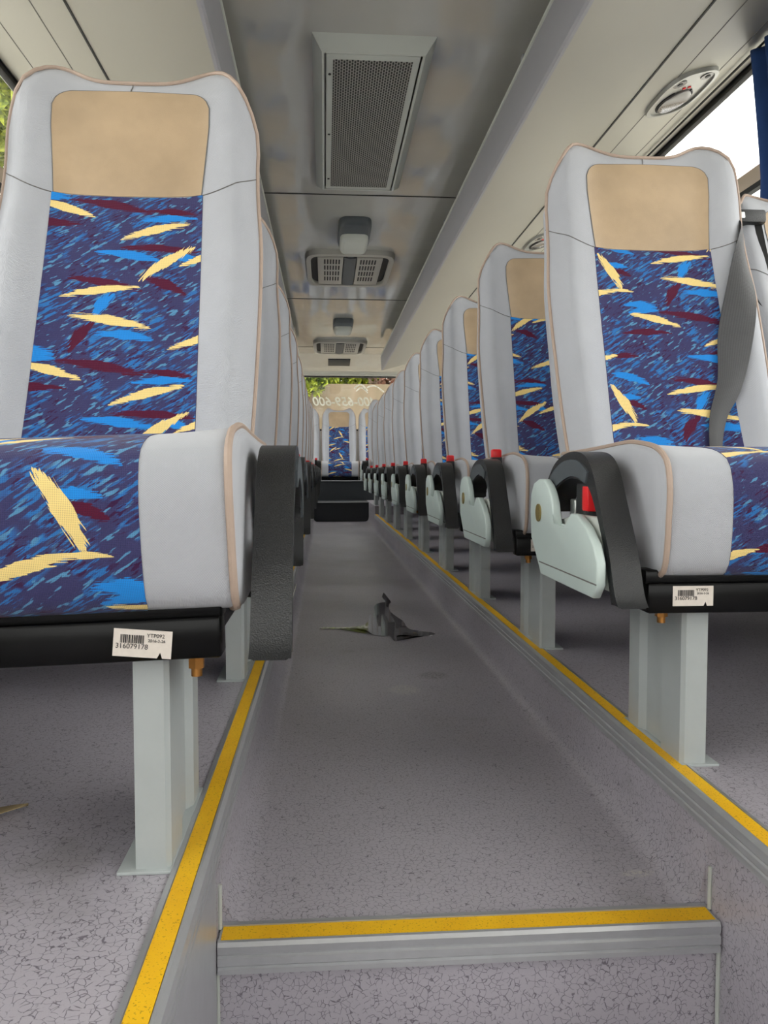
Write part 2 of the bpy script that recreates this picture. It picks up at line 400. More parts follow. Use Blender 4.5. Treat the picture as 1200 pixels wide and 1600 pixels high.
def make_arm(s, parent, dx, side_cover=True, buckle_up=False):
    fo = 0 if s > 0 else .026   # the left covers sit flush under the arm
    """aisle-side armrest; s=+1 right-hand units (aisle at -x), s=-1 left-hand units"""
    X = lambda v: s*(v+dx)
    def xs(a, b): return (X(a), X(b)) if s > 0 else (X(b), X(a))
    arm = bmesh.new(); a, b = xs(-.303, -.261); prism(arm, dens(ARM_O, 7)+dens(ARM_I, 7), 'x', a, b, .005)
    arm = finish('armrest', arm, M['black_plastic'], parent, angle=50)
    ins = bmesh.new(); a, b = xs(-.306, -.300)
    c = (.15, .36); sc = lambda P, k: [(c[0]+(p[0]-c[0])*k, c[1]+(p[1]-c[1])*k) for p in P]
    prism(ins, dens([(.06, .430), (.095, .444), (.134, .449), (.185, .446), (.228, .434), (.258, .418), (.280, .395), (.288, .37)], 8)+dens([(.264, .366), (.250, .388), (.215, .407), (.149, .422), (.1, .42), (.07, .412)], 8), 'x', a, b, .001)
    finish('armrest_inlay', ins, M['dark_plastic'], arm)
    if side_cover:
        f = bmesh.new(); a, b = xs(-.322+fo, -.308+fo); prism(f, FLAP if s > 0 else [(y*.42+.015, z) for y, z in FLAP], 'x', a, b, .003)
        fl = finish('side_cover', f, M['mint_plastic'], parent, angle=50)
        g = bmesh.new(); a, b = xs(-.3226+fo, -.3215+fo); box(g, min(a,b), max(a,b), -.034, .262, .2715, .2735); finish('groove', g, M['seam'], fl)
        k = bmesh.new(); cyl(k, (X(-.3225+fo), .267, .358), (1, 0, 0), .0155, .004, 28); bd = finish('badge', k, M['badge'], fl)
        if s < 0: bpy.data.objects.remove(bd)
        inn = bmesh.new(); a, b = xs(-.302, -.29) if s > 0 else xs(-.292, -.28); prism(inn, [(-.049, .272), (.0, .335), (.022, .364), (.12, .362), (.27, .34), (.27, .262), (-.046, .262)], 'x', a, b, .002)
        finish('inner_cover', inn, M['cream_plastic'], parent)
    if buckle_up: bx0, by, bz = -.285, .17, .475
    else: bx0, by, bz = -.262, .110, .385
    bk = bmesh.new()
    if buckle_up:
        a, b = xs(-.268, -.240); box(bk, min(a,b), max(a,b), by-.012, by+.012, .40, .468, .003)
    else:
        a, b = xs(-.292, -.262); box(bk, min(a,b), max(a,b), by-.012, by+.045, .345, .412, .004)
    bo = finish('belt_buckle', bk, M['black_plastic'], parent)
    rb = bmesh.new()
    if buckle_up:
        a, b = xs(-.267, -.241); box(rb, min(a,b), max(a,b), by-.011, by+.011, .462, .488, .005, 3)
    else:
        a, b = xs(-.293, -.264); box(rb, min(a,b), max(a,b), by-.0155, by+.012, .368, .408, .003)
    finish('release_button', rb, M['red'], bo)
    if not buckle_up:
        tg = bmesh.new(); a, b = xs(-.292, -.27); box(tg, min(a,b), max(a,b), by+.05, by+.075, .352, .385, .002); finish('latch_plate', tg, M['steel'], bo)
DIG = {'0': 'abcdef', '1': 'bc', '2': 'abged', '3': 'abgcd', '4': 'fgbc', '5': 'afgcd', '6': 'afgedc', '7': 'abc', '8': 'abcdefg', '9': 'abcdfg'}
def text_obj(name, s, size, m, parent, loc, rot, shear=0, extrude=.0002, ax='CENTER', mirror=False, bold=0):
    c = bpy.data.curves.new(name, 'FONT'); c.body = s; c.size = size; c.extrude = extrude; c.offset = bold; c.shear = shear; c.align_x = ax; c.align_y = 'CENTER'
    o = bpy.data.objects.new(name, c); COL.objects.link(o)
    dg = bpy.context.evaluated_depsgraph_get(); me = bpy.data.meshes.new_from_object(o.evaluated_get(dg))
    bpy.data.objects.remove(o); me.materials.clear(); me.materials.append(m)
    o = bpy.data.objects.new(name, me); COL.objects.link(o); o.location = loc; o.rotation_euler = rot
    if mirror: o.scale = (-1, 1, 1)
    if parent: o.parent = parent
    return o
def make_sticker(cx, cz, y, w, h, rot, parent):
    bm = bmesh.new()
    pts = []
    for (x, z) in ((-w/2, -h/2), (w/2*.52, -h/2), (w/2*.62, -h/2+.006), (w/2*.70, -h/2), (w/2, -h/2), (w/2, h/2), (-w/2, h/2)): pts.append((x, z))
    prism(bm, pts, 'y', -.0006, .0004)
    st = finish('barcode_sticker', bm, M['paper'], parent); st.location = (cx, y, cz); st.rotation_euler = (0, rot, 0)
    bm = bmesh.new(); rnd = random.Random(3); x = -w*.38
    while x < w*.02:
        bw = rnd.choice((.0005, .0009, .0013)); box(bm, x, x+bw, -.0009, -.0005, h*.0, h*.30); x += bw+rnd.choice((.0005, .0008))
    finish('barcode', bm, M['ink'], st)
    text_obj('number', '316079178', .0072, M['ink'], st, (-w*.18, -.0008, -h*.12), (PI/2, 0, 0))
    text_obj('code', 'YTP092', .0055, M['ink'], st, (w*.22, -.0008, h*.30), (PI/2, 0, 0))
    text_obj('date', '2016-3-26', .0042, M['ink'], st, (w*.24, -.0008, h*.12), (PI/2, 0, 0))
def make_double_seat(s, fabA, fabB, dx=0, buckle_up=True, back_tilt_window=0, side_cover=True, sticker=None, roll=0, z_off=0, wall_leg=True):
    """two seats on one frame. Local origin: floor of the platform, pedestal front, centre of the aisle seat. s=+1 right, -1 left."""
    root = empty('double_seat')
    OFF = .462
    for k, (cx, fab) in enumerate(((0, fabA), (s*OFF, fabB))):
        bk = make_backrest(fab, root, True); bk.location = (cx, 0, 0)
        if k == 1 and back_tilt_window:
            piv = Vector((0, .36, .30)); R_ = Matrix.Rotation(-back_tilt_window, 3, 'X')
            bk.rotation_euler = (-back_tilt_window, 0, 0); bk.location = Vector((cx, 0, 0))+piv-R_ @ piv
        c = make_cushion(fab, root, 0); c.location = (cx+(s*-abs(dx) if k == 0 else 0), 0, 0)
        if roll: c.rotation_euler = (0, roll, 0); c.location.z = 0
    # frame: two front tubes, rear tube, end plates
    bm = bmesh.new(); a, b = sorted((s*-.250, s*(OFF+.225)))
    box(bm, a, b, -.040, -.004, .232, .275, .004); box(bm, a, b, -.030, .012, .270, .292, .003); box(bm, a, b, .33, .37, .236, .282, .003)
    for x in (-.225, .235, .47): 
        p, q = sorted((s*x-.012, s*x+.012)); box(bm, p, q, -.02, .42, .238, .278, .003)
    p, q = sorted((s*-.240, s*-.228)); box(bm, p, q, .0, .46, .25, .288, .002)
    fr = finish('seat_frame', bm, M['black_steel'], root)
    if roll: fr.rotation_euler = (0, roll, 0)
    bm = bmesh.new(); cyl(bm, (s*-.208, .012, .226), (0, 0, 1), .009, .014, 6); cyl(bm, (s*-.208, .012, .216), (0, 0, 1), .006, .012, 12)
    finish('bolt', bm, M['brass'], root)
    # pedestal: folded steel channel with a shallow groove down its aisle face
    prof = [(-.175, .0), (-.143, .0), (-.143, .212), (-.150, .218), (-.174, .218), (-.178, .205), (-.178, .165), (-.170, .150), (-.170, .085), (-.180, .070), (-.180, .006)]
    bm = bmesh.new(); prism(bm, [(s*x, y) for x, y in (prof if s > 0 else prof[::-1])], 'z', .004, .234)
    ped = finish('pedestal', bm, M['leg_paint'], root, angle=25)
    bm = bmesh.new(); a, b = sorted((s*-.181, s*-.124)); box(bm, a, b, -.006, .222, 0, .004, .001); finish('foot_plate', bm, M['leg_paint'], ped)
    if wall_leg:
        bm = bmesh.new(); a, b = sorted((s*.60, s*.655)); box(bm, a, b, .10, .30, .0, .236, .004); box(bm, min(a,b)-.01, max(a,b)+.01, .09, .31, 0, .006, .001)
        finish('wall_side_leg', bm, M['black_steel'], root)
    make_arm(s, root, -.010 if dx else 0, side_cover, buckle_up)
    if sticker: make_sticker(s*sticker[0], sticker[1], -.0412, .058, .028, sticker[2], root)
    return root
def copy_tree(o, parent=None):
    c = o.copy(); COL.objects.link(c)
    if parent: c.parent = parent
    for ch in list(o.children): copy_tree(ch, c)
    return c
fabL = fabric('blue_patterned_moquette', -.046, .676*1.05)
fabLc = fabric('blue_patterned_moquette_cushion', -.153, .143)
fabR = fabric('blue_patterned_moquette_right', .050, .83*1.05)
fabG = fabric('blue_patterned_moquette_row', .17, .79*1.05)

OX = .522
def place(o, s, y, z=PL): o.location = (CX+s*OX, y, z); return o
def relabel(o, label, group): o['label'] = label; o['category'] = 'bus seat'; o['group'] = group
# left side
L1 = make_double_seat(-1, fabL, fabL, dx=.038, buckle_up=False, sticker=(-.163, .257, .08), roll=-.035)
for ch in L1.children:
    if ch.name.startswith('backrest'): ch.location.x += .012
    if ch.name.startswith('seat_cushion'):
        for g in ch.children:
            if g.name.startswith('patterned_panel'): g.data.materials[0] = fabLc
place(L1, -1, .855)
relabel(L1, 'grey and blue double bus seat with torn barcode sticker, nearest the camera on the left', 'double seats left of the aisle')
ORD = ['first', 'second', 'third', 'fourth', 'fifth', 'sixth', 'seventh', 'eighth', 'ninth', 'tenth']
LG = make_double_seat(-1, fabG, fabG, buckle_up=True, sticker=None)
for i, y in enumerate([1.64, 2.43, 3.22, 4.02, 4.82, 5.62, 6.42, 7.22]):
    o = LG if i == 0 else copy_tree(LG); place(o, -1, y)
    relabel(o, f'grey and blue double bus seat, {ORD[i+1]} from the camera in the left row', 'double seats left of the aisle')
# right side
R1 = make_double_seat(1, fabR, fabR, buckle_up=False, back_tilt_window=math.radians(9), sticker=(-.186, .257, 0))
place(R1, 1, 1.115)
relabel(R1, 'grey and blue double bus seat on the right with grey belt hanging over its backrest', 'double seats right of the aisle')
RG = make_double_seat(1, fabG, fabG, buckle_up=True, sticker=(-.186, .257, 0))
for i, y in enumerate([1.885, 2.65, 3.42, 4.23, 5.06, 5.87, 6.68, 7.5]):
    o = RG if i == 0 else copy_tree(RG); place(o, 1, y)
    relabel(o, f'grey and blue double bus seat, {ORD[i+1]} from the camera in the right row', 'double seats right of the aisle')
o = copy_tree(RG); place(o, 1, 8.32, PL+.085)
relabel(o, 'last double bus seat on the right, raised on the step before the rear bench', 'double seats right of the aisle')
o = copy_tree(LG); place(o, -1, 8.2, PL+.085)
relabel(o, 'last double bus seat on the left, raised on the step before the rear bench', 'double seats left of the aisle')
# seat belt lying over the front right seat (part of that seat)
def ribbon(name, Lp, Rp, m, parent, th=.0012):
    bm = bmesh.new(); ul = bm.loops.layers.uv.verify()
    def cr(P, t):
        n = len(P)-1; i = min(int(t), n-1); f = t-i
        p0, p1, p2, p3 = [Vector(P[max(0, min(n, k))]) for k in (i-1, i, i+1, i+2)]
        return .5*((2*p1)+(-p0+p2)*f+(2*p0-5*p1+4*p2-p3)*f*f+(-p0+3*p1-3*p2+p3)*f**3)
    n = (len(Lp)-1)*10; K = 7; rows = []
    for j in range(n+1):
        a, b = cr(Lp, j/10), cr(Rp, j/10); row = []
        for k in range(K):
            p = a.lerp(b, k/(K-1)); p.y -= .004*math.sin(PI*k/(K-1))+.0015*math.sin(j*.35)
            row.append(p)
        rows.append(row)
    top = [[bm.verts.new(p) for p in r] for r in rows]; bot = [[bm.verts.new(p+Vector((0, th, 0))) for p in r] for r in rows]
    for j in range(n):
        for k in range(K-1):
            f = bm.faces.new((top[j][k], top[j][k+1], top[j+1][k+1], top[j+1][k]))
            for lp, (q, r) in zip(f.loops, ((j, k), (j, k+1), (j+1, k+1), (j+1, k))): lp[ul].uv = (r/(K-1), q/n)
            bm.faces.new((bot[j][k], bot[j+1][k], bot[j+1][k+1], bot[j][k+1]))
        bm.faces.new((top[j][0], top[j+1][0], bot[j+1][0], bot[j][0])); bm.faces.new((top[j][-1], bot[j][-1], bot[j+1][-1], top[j+1][-1]))
    return finish(name, bm, m, parent)
org = Vector((CX+OX, 1.115, PL))
def sb(x, z, off=.012):      # a point lying on the aisle-seat backrest, given world x and z
    lx, lz = x-org.x, z-org.z; p = Vector(fxz(max(-.215, min(.215, lx)), lz)); return Vector((lx, p.y-off, lz))
BL = [sb(.918, 1.13, -.02), sb(.886, 1.09), sb(.846, .985), sb(.812, .86), sb(.796, .76), sb(.770, .68), sb(.758, .61), sb(.760, .53, .02)]
BR = [sb(.928, 1.11, -.03), sb(.900, 1.04, .004), sb(.888, .93, .014), sb(.862, .82), sb(.834, .735), sb(.803, .675), sb(.783, .61), sb(.780, .53, .02)]
ribbon('seat_belt', BL, BR, M['webbing'], R1)

# rear bench: five seats on the top step
BZ = .462
def make_bench_seat():
    root = empty('bench_seat')
    bk = make_backrest(fabG, root, True); bk.location = (0, 0, -.215)
    c = make_cushion(fabG, root); c.location = (0, 0, -.235)
    bm = bmesh.new(); box(bm, -.226, .226, -.03, .45, 0, .05, .003); finish('seat_base', bm, M['black_steel'], root)
    return root
pos5 = {0: 'middle seat of the rear bench, facing the aisle under the rear window', -1: 'rear bench seat just left of the middle one',
        1: 'rear bench seat just right of the middle one', -2: 'rear bench seat in the far left corner of the bus', 2: 'rear bench seat in the far right corner of the bus'}
bs = make_bench_seat()
for k in (0, -1, 1, -2, 2):
    o = bs if k == 0 else copy_tree(bs); o.location = (.182+k*.474, 9.86, BZ)
    tag(o, 'grey and blue '+pos5[k], 'bus seat', 'rear bench seats')

# ---------------------------------------------------------------- floor
def floor_mat(name='crackle_vinyl', tint=(172, 168, 174)):
    m, t, b = mat(name, srgb(*tint), .33, 0, .5)
    tc = t.new('ShaderNodeTexCoord').outputs['Object']
    nz = t.new('ShaderNodeTexNoise'); t.set(nz.inputs['Vector'], tc); nz.inputs['Scale'].default_value = 60; nz.inputs['Detail'].default_value = 2
    vm = t.new('ShaderNodeVectorMath', operation='MULTIPLY_ADD'); t.set(vm.inputs[0], nz.outputs['Color']); vm.inputs[1].default_value = (.010, .010, .010); t.set(vm.inputs[2], tc)
    vo = t.new('ShaderNodeTexVoronoi', feature='DISTANCE_TO_EDGE'); t.set(vo.inputs['Vector'], vm.outputs[0]); vo.inputs['Scale'].default_value = 125; vo.inputs['Randomness'].default_value = 1
    crack = t.math('MULTIPLY', t.math('SUBTRACT', 1, t.step(vo.outputs[0], .012, .055)), t.step(t.noise(tc, 130, 2), .38, .50))
    big = t.noise(tc, 2.4, 4, .6); spk = t.noise(tc, 700, 2)
    r, g_, bl = tint
    c = t.mix(big, srgb(r-14, g_-13, bl-12), srgb(r+10, g_+9, bl+9))
    c = t.mix(t.math('MULTIPLY', spk, .35), c, srgb(r+26, g_+20, bl+30))
    c = t.mix(t.math('MULTIPLY', crack, .72), c, srgb(70, 62, 72))
    # trodden-in dirt and dust marks with their own shapes
    dirt = t.math('MULTIPLY', t.step(t.noise(tc, 3.1, 5, .7), .58, .75), .35)
    c = t.mix(dirt, c, srgb(118, 114, 108))
    for (px, py, rx, ry) in ((.205, 2.06, .05, .06), (.44, 1.08, .03, .012), (.30, 2.2, .05, .05)):
        s = t.new('ShaderNodeSeparateXYZ'); t.set(s.inputs[0], tc)
        d = t.math('ADD', t.math('POWER', t.math('DIVIDE', t.math('SUBTRACT', s.outputs[0], px), rx), 2), t.math('POWER', t.math('DIVIDE', t.math('SUBTRACT', s.outputs[1], py), ry), 2))
        k = t.math('MULTIPLY', t.math('SUBTRACT', 1, t.step(d, .2, 1)), t.step(t.noise(tc, 150, 4, .7), .42, .6))
        c = t.mix(t.math('MULTIPLY', k, .7), c, srgb(206, 202, 192) if px != .30 else srgb(84, 80, 76))
    t.set(b.inputs['Base Color'], c)
    t.set(b.inputs['Roughness'], t.math('ADD', t.math('MULTIPLY', t.noise(tc, 5, 3), .16), .24))
    t.set(b.inputs['Normal'], t.bump(t.math('ADD', t.math('MULTIPLY', crack, -1), t.math('MULTIPLY', spk, .4)), .25, .001))
    return m
M['floor'] = floor_mat()
XL, XR = -.134, .497                 # the two faces of the sunken aisle
WL, WR = CX-1.235, CX+1.235          # side walls
Y0, Y1, YR = -3.2, 9.15, 10.85       # front, first rear step, rear wall
YS = .957                            # step nosing into the aisle
bm = bmesh.new()
def quad(bm, *p): return bm.faces.new([bm.verts.new(q) for q in p])
cov = [(XL, PL-.012), (XL+.001, .05), (XL+.006, .022), (XL+.018, .006), (XL+.036, 0)]
covr = [(XR-(x-XL), z) for x, z in cov[::-1]]
sec = [(WL, PL), (XL-.03, PL)]+[(XL-.0, PL-.004)]+cov[1:]+covr[:-1]+[(XR, PL-.004), (XR+.03, PL), (WR, PL)]
y2 = 8.0
def sweep(bm, sec, ya, yb, n=1):
    A = [bm.verts.new((x, ya, z)) for x, z in sec]; B = [bm.verts.new((x, yb, z)) for x, z in sec]
    for i in range(len(sec)-1): bm.faces.new((A[i], A[i+1], B[i+1], B[i]))
sweep(bm, sec, YS+.036, Y1)
sweep(bm, [(WL, PL), (XL-.03, PL), (XL, PL-.004), (XL, 0), (XR, 0), (XR, PL-.004), (XR+.03, PL), (WR, PL)], YS, YS+.036)
# lower well in front of the step (towards the entrance)
low = -.17
sweep(bm, [(WL, PL), (XL-.03, PL), (XL, PL-.004), (XL, low)], Y0, YS); sweep(bm, [(XL, low), (XR, low)], Y0, YS)
sweep(bm, [(XR, low), (XR, PL-.004), (XR+.03, PL), (WR, PL)], Y0, YS)
quad(bm, (XL, YS, low), (XR, YS, low), (XR, YS, 0), (XL, YS, 0))
for cc in (cov, covr):
    xc = XL if cc is cov else XR
    quad(bm, (xc, YS+.036, 0), *[(x, YS+.036, z) for x, z in (cc if cc is cov else cc[::-1])][::-1])
# raised ends of the platforms
for xa, xb in ((WL, XL), (XR, WR)):
    ys = 8.0
    quad(bm, (xa, ys, PL), (xb, ys, PL), (xb, ys, PL+.085), (xa, ys, PL+.085)); quad(bm, (xa, ys, PL+.085), (xb, ys, PL+.085), (xb, 9.7, PL+.085), (xa, 9.7, PL+.085))
    xi = xb if xb == XL else xa
    quad(bm, (xi, ys, PL-.02), (xi, Y1, PL-.02), (xi, Y1, PL+.085), (xi, ys, PL+.085))
struct(finish('floor', bm, M['floor'], smooth=True, angle=50), 'grey crackle patterned vinyl floor with a sunken aisle between two platforms')
M['step_dark'] = vary('dark_step_covering', srgb(40, 44, 48), .55, .2, 20)
bm = bmesh.new()
quad(bm, (XL, Y1, 0), (XR, Y1, 0), (XR, Y1, .225), (XL, Y1, .225)); quad(bm, (XL, Y1, .225), (XR, Y1, .225), (XR, 9.7, .225), (XL, 9.7, .225))
quad(bm, (WL, 9.7, .1), (WR, 9.7, .1), (WR, 9.7, BZ), (WL, 9.7, BZ)); quad(bm, (WL, 9.7, BZ), (WR, 9.7, BZ), (WR, YR, BZ), (WL, YR, BZ))
struct(finish('floor', bm, M['step_dark'], smooth=False), 'two dark steps rising to the rear bench')
bm = bmesh.new(); box(bm, XL+.002, XR-.002, Y1-.012, Y1+.022, .216, .229, .002); struct(finish('trim_4', bm, M['alu']), 'metal nosing of the lower dark step at the rear')
bm = bmesh.new(); box(bm, WL+.02, WR-.02, 9.688, 9.722, BZ-.008, BZ+.004, .002); struct(finish('trim_5', bm, M['alu']), 'metal nosing of the upper dark step at the rear')
# yellow grip tape
def tape_mat():
    m, t, b = mat('yellow_grip_tape', srgb(246, 190, 20), .6, 0, .4)
    tc = t.new('ShaderNodeTexCoord').outputs['Object']
    sp = t.math('GREATER_THAN', t.noise(tc, 420, 2), .64)
    c = t.mix(t.noise(tc, 12, 4, .7), srgb(232, 168, 10), srgb(255, 206, 30))
    t.set(b.inputs['Base Color'], t.mix(t.math('MULTIPLY', sp, .5), c, srgb(140, 96, 16))); t.set(b.inputs['Normal'], t.bump(t.noise(tc, 900, 2), .4, .001)); return m
M['tape'] = tape_mat()
def edge_trim(name, xin, s, ya, yb, label):
    # s=-1: platform lies at -x of the edge. ribbed aluminium angle with a tape channel on top
    X = lambda d: xin+s*d
    P = [(X(-.006), PL-.034), (X(-.006), PL-.026), (X(-.004), PL-.024), (X(-.006), PL-.021), (X(-.006), PL-.014), (X(-.004), PL-.012), (X(-.006), PL-.009), (X(-.005), PL+.001), (X(.0), PL+.0042),
         (X(.003), PL+.0042), (X(.003), PL+.0025), (X(.026), PL+.0025), (X(.026), PL+.0045), (X(.032), PL+.003), (X(.033), PL-.001), (X(.002), PL-.004), (X(0), PL-.034)]
    bm = bmesh.new(); prism(bm, P, 'y', ya, yb)
    o = struct(finish(name, bm, M['alu'], angle=25), label)
    bm = bmesh.new(); a, b = sorted((X(.0042), X(.0248))); box(bm, a, b, ya, yb, PL+.0024, PL+.0036)
    tp = finish('grip_tape', bm, M['tape'], o); tp['label'] = 'yellow anti-slip tape'
    return o
edge_trim('trim_1', XL, -1, Y0, 8.0, 'aluminium edge strip with yellow tape along the left platform')
edge_trim('trim_2', XR, 1, Y0, 8.0, 'aluminium edge strip with yellow tape along the right platform')
bm = bmesh.new()
prism(bm, [(YS-.014, -.034), (YS-.014, -.028), (YS-.011, -.026), (YS-.014, -.023), (YS-.014, -.014), (YS-.011, -.012), (YS-.013, -.009), (YS-.014, .0), (YS-.011, .0045), (YS-.006, .0045), (YS-.006, .003), (YS+.024, .003), (YS+.024, .0055), (YS+.034, .0045), (YS+.036, .0), (YS, .0), (YS, -.034)], 'x', XL+.003, XR-.003)
o = struct(finish('trim_3', bm, M['alu'], angle=25), 'ribbed aluminium nosing with yellow tape across the aisle step')
bm = bmesh.new(); box(bm, XL+.006, XR-.006, YS-.0052, YS+.0235, .0028, .0042); tp = finish('grip_tape', bm, M['tape'], o); tp['label'] = 'yellow anti-slip tape'
for i, x in enumerate((XL+.002, XR-.002)):
    struct(tubes('trim_%d' % (6+i), [[(x, YS-.006, low), (x, YS-.006, -.036)], [(x, YS+.02, .004), (x, YS+.02, .06)]], .0028, M['cream_plastic']), 'pale sealant bead down the %s end of the step' % ('left' if i == 0 else 'right'))
# aluminium cover sheet on the lower part of the left aisle face
bm = bmesh.new(); box(bm, XL-.001, XL+.0015, Y0, YS-.01, -.15, PL-.034); struct(finish('trim_8', bm, M['alu']), 'metal sheet facing the left platform in front of the step')

# ---------------------------------------------------------------- walls, windows, ceiling
M['wall'] = vary('pale_grey_wall_panel', srgb(190, 188, 180), .5, .05, 5, .05, 300)
M['rack'] = vary('pale_grey_rack_panel', srgb(160, 157, 145), .42, .04, 3, .03, 300)
M['rack_lip'] = vary('grey_rack_lip', srgb(148, 148, 155), .4, .06, 8)
def ceiling_mat():
    m, t, b = mat('glossy_grey_laminate', srgb(150, 150, 146), .07, 0, .8)
    tc = t.new('ShaderNodeTexCoord').outputs['Object']
    t.set(b.inputs['Base Color'], t.mix(t.noise(tc, 2, 4, .6), srgb(170, 170, 164), srgb(190, 189, 182)))
    t.set(b.inputs['Normal'], t.bump(t.noise(t.mapping(tc, scale=(1, .35, 1)), 4.5, 2), .35, .02)); return m
M['ceiling'] = ceiling_mat()
ZW = 1.916   # top of the side windows
WB = .72     # bottom of the side windows
for s, nm in ((-1, 'left'), (1, 'right')):
    xw = CX+s*1.235; bm = bmesh.new(); a, b = sorted((xw, xw+s*.04))
    box(bm, a, b, Y0, YR, PL-.3, WB); box(bm, a, b, Y0, YR, ZW, 2.05)
    ys = [Y0]; 
    for y in (Y0, -1.3, .35, 1.95, 3.65, 5.3, 6.95, 8.6, 10.8): box(bm, a, b, y-.05 if y > Y0 else y, y+.05, WB-.01, ZW+.01)
    struct(finish('wall_'+nm, bm, M['wall'], smooth=False), nm+' side wall of the bus with its window pillars')
def glass_mat():
    m = bpy.data.materials.new('window_glass'); m.use_nodes = True; t = NT(m.node_tree); t.n.clear()
    o = t.new('ShaderNodeOutputMaterial'); mx = t.new('ShaderNodeMixShader'); tr = t.new('ShaderNodeBsdfTransparent'); gl = t.new('ShaderNodeBsdfGlossy')
    tr.inputs[0].default_value = (.97, .98, .97, 1); gl.inputs['Roughness'].default_value = .02
    fr = t.new('ShaderNodeFresnel'); ge = t.new('ShaderNodeNewGeometry')   # same reflectance whichever face of the thin pane is met
    t.set(fr.inputs[0], t.math('SUBTRACT', 1.45, t.math('MULTIPLY', ge.outputs['Backfacing'], 1.45-1/1.45)))
    t.set(mx.inputs[0], fr.outputs[0]); t.l.new(tr.outputs[0], mx.inputs[1]); t.l.new(gl.outputs[0], mx.inputs[2]); t.l.new(mx.outputs[0], o.inputs[0]); return m
M['glass'] = glass_mat()
wc = 0
M['rail'] = vary('beige_window_rail', srgb(176, 160, 142), .5, .06, 10)
ysp = [Y0, -1.3, .35, 1.95, 3.65, 5.3, 6.95, 8.6, 10.8]
for s, nm in ((1, 'right'), (-1, 'left')):
    xw = CX+s*1.235
    for k, (ya, yb) in enumerate(zip(ysp, ysp[1:])):
        wc += 1; a = ya+.05; b = yb-.05
        pass
        root = struct(empty('window_%d' % wc, (xw, (a+b)/2, WB)), '%s side window %s from the front' % (nm, ['first', 'second', 'third', 'fourth', 'fifth', 'sixth', 'seventh', 'eighth'][k])); h = (b-a)/2; H = ZW-WB
        bm = bmesh.new(); 
        x0, x1 = sorted((s*.0-s*.004, s*.02))
        box(bm, x0, x1, -h, h, -.002, .022, .002); box(bm, x0, x1, -h, h, H-.022, H+.002, .002); box(bm, x0, x1, -h, -h+.02, 0, H, .002); box(bm, x0, x1, h-.02, h, 0, H, .002)
        finish('window_frame', bm, M['black'], root)
        bm = bmesh.new(); box(bm, s*.012-.002, s*.012+.002, -h+.01, h-.01, .01, H-.01); finish('pane', bm, M['glass'], root)
        bm = bmesh.new(); x0, x1 = sorted((-s*.012, s*.010)); box(bm, x0, x1, -h+.02, h-.02, 1.508-WB, 1.562-WB, .003); finish('rail', bm, M['rail'], root)
        bm = bmesh.new(); x0, x1 = sorted((-s*.012, s*.010)); box(bm, x0, x1, -h+.02, h-.02, 1.490-WB, 1.508-WB); finish('rail_gasket', bm, M['black'], root)
# ceiling: flat middle, curved sides; sloping header at the back
sec = [(CX-1.235, 1.955), (CX-1.12, 1.965), (CX-.95, 1.975), (CX-.75, 1.982), (CX-.55, 1.988), (CX-.4, CEIL), (CX+.4, CEIL), (CX+.55, 1.988), (CX+.75, 1.982), (CX+.95, 1.975), (CX+1.12, 1.965), (CX+1.235, 1.955)]
bm = bmesh.new(); sweep(bm, sec, Y0, 9.75)
A = [bm.verts.new((x, 9.75, z)) for x, z in sec]; B = [bm.verts.new((x, YR, min(z, 1.865))) for x, z in sec]
for i in range(len(sec)-1): bm.faces.new((A[i], A[i+1], B[i+1], B[i]))
struct(finish('ceiling', bm, M['ceiling'], angle=30), 'glossy grey ceiling over the aisle')
bm = bmesh.new()
for y in (1.70, 4.185, 6.683, 9.226): 
    box(bm, CX-.55, CX+.55, y-.004, y+.004, CEIL-.0035, CEIL+.002)
struct(finish('trim_9', bm, M['seam_dark']), 'thin joint strips across the ceiling')
bm = bmesh.new(); box(bm, CX-1.235, CX+1.235, Y0, YR, 2.03, 2.06); struct(finish('trim_10', bm, M['wall'], smooth=False), 'roof skin above the ceiling')
# dark recess in the rear header
sl = math.atan2(CEIL-1.865, YR-9.75)
bm = bmesh.new(); box(bm, -.137, .137, -.16, .16, -.006, .01, .002); o = finish('display_recess', bm, M['black']); o.location = (CX+.005, 10.15, 1.942); o.rotation_euler = (-sl, 0, 0)
tag(o, 'black oblong display set in the rear header above the window', 'display')
# rear wall with the rear window
RW0, RW1, RWZ = CX-1.0, CX+1.0, 1.845
bm = bmesh.new(); box(bm, WL, WR, YR-.05, YR, BZ-.2, 1.12); box(bm, WL, RW0, YR-.05, YR, 1.12, 2.02); box(bm, RW1, WR, YR-.05, YR, 1.12, 2.02); box(bm, RW0, RW1, YR-.05, YR, RWZ, 2.02)
struct(finish('wall_rear', bm, M['wall'], smooth=False), 'rear wall of the bus around the rear window')
root = struct(empty('window_%d' % (wc+1), (CX, YR-.03, 1.12)), 'rear window behind the bench with a phone number on the glass')
bm = bmesh.new(); h = RWZ-1.12
box(bm, -1, 1, -.03, .03, -.002, .02, .002); box(bm, -1, 1, -.03, .03, h-.014, h+.002, .002); box(bm, -1, -.98, -.03, .03, 0, h); box(bm, .98, 1, -.03, .03, 0, h)
finish('window_frame', bm, M['black'], root)
bm = bmesh.new(); box(bm, -.99, .99, -.002, .002, .01, h-.01); finish('pane', bm, M['glass'], root)
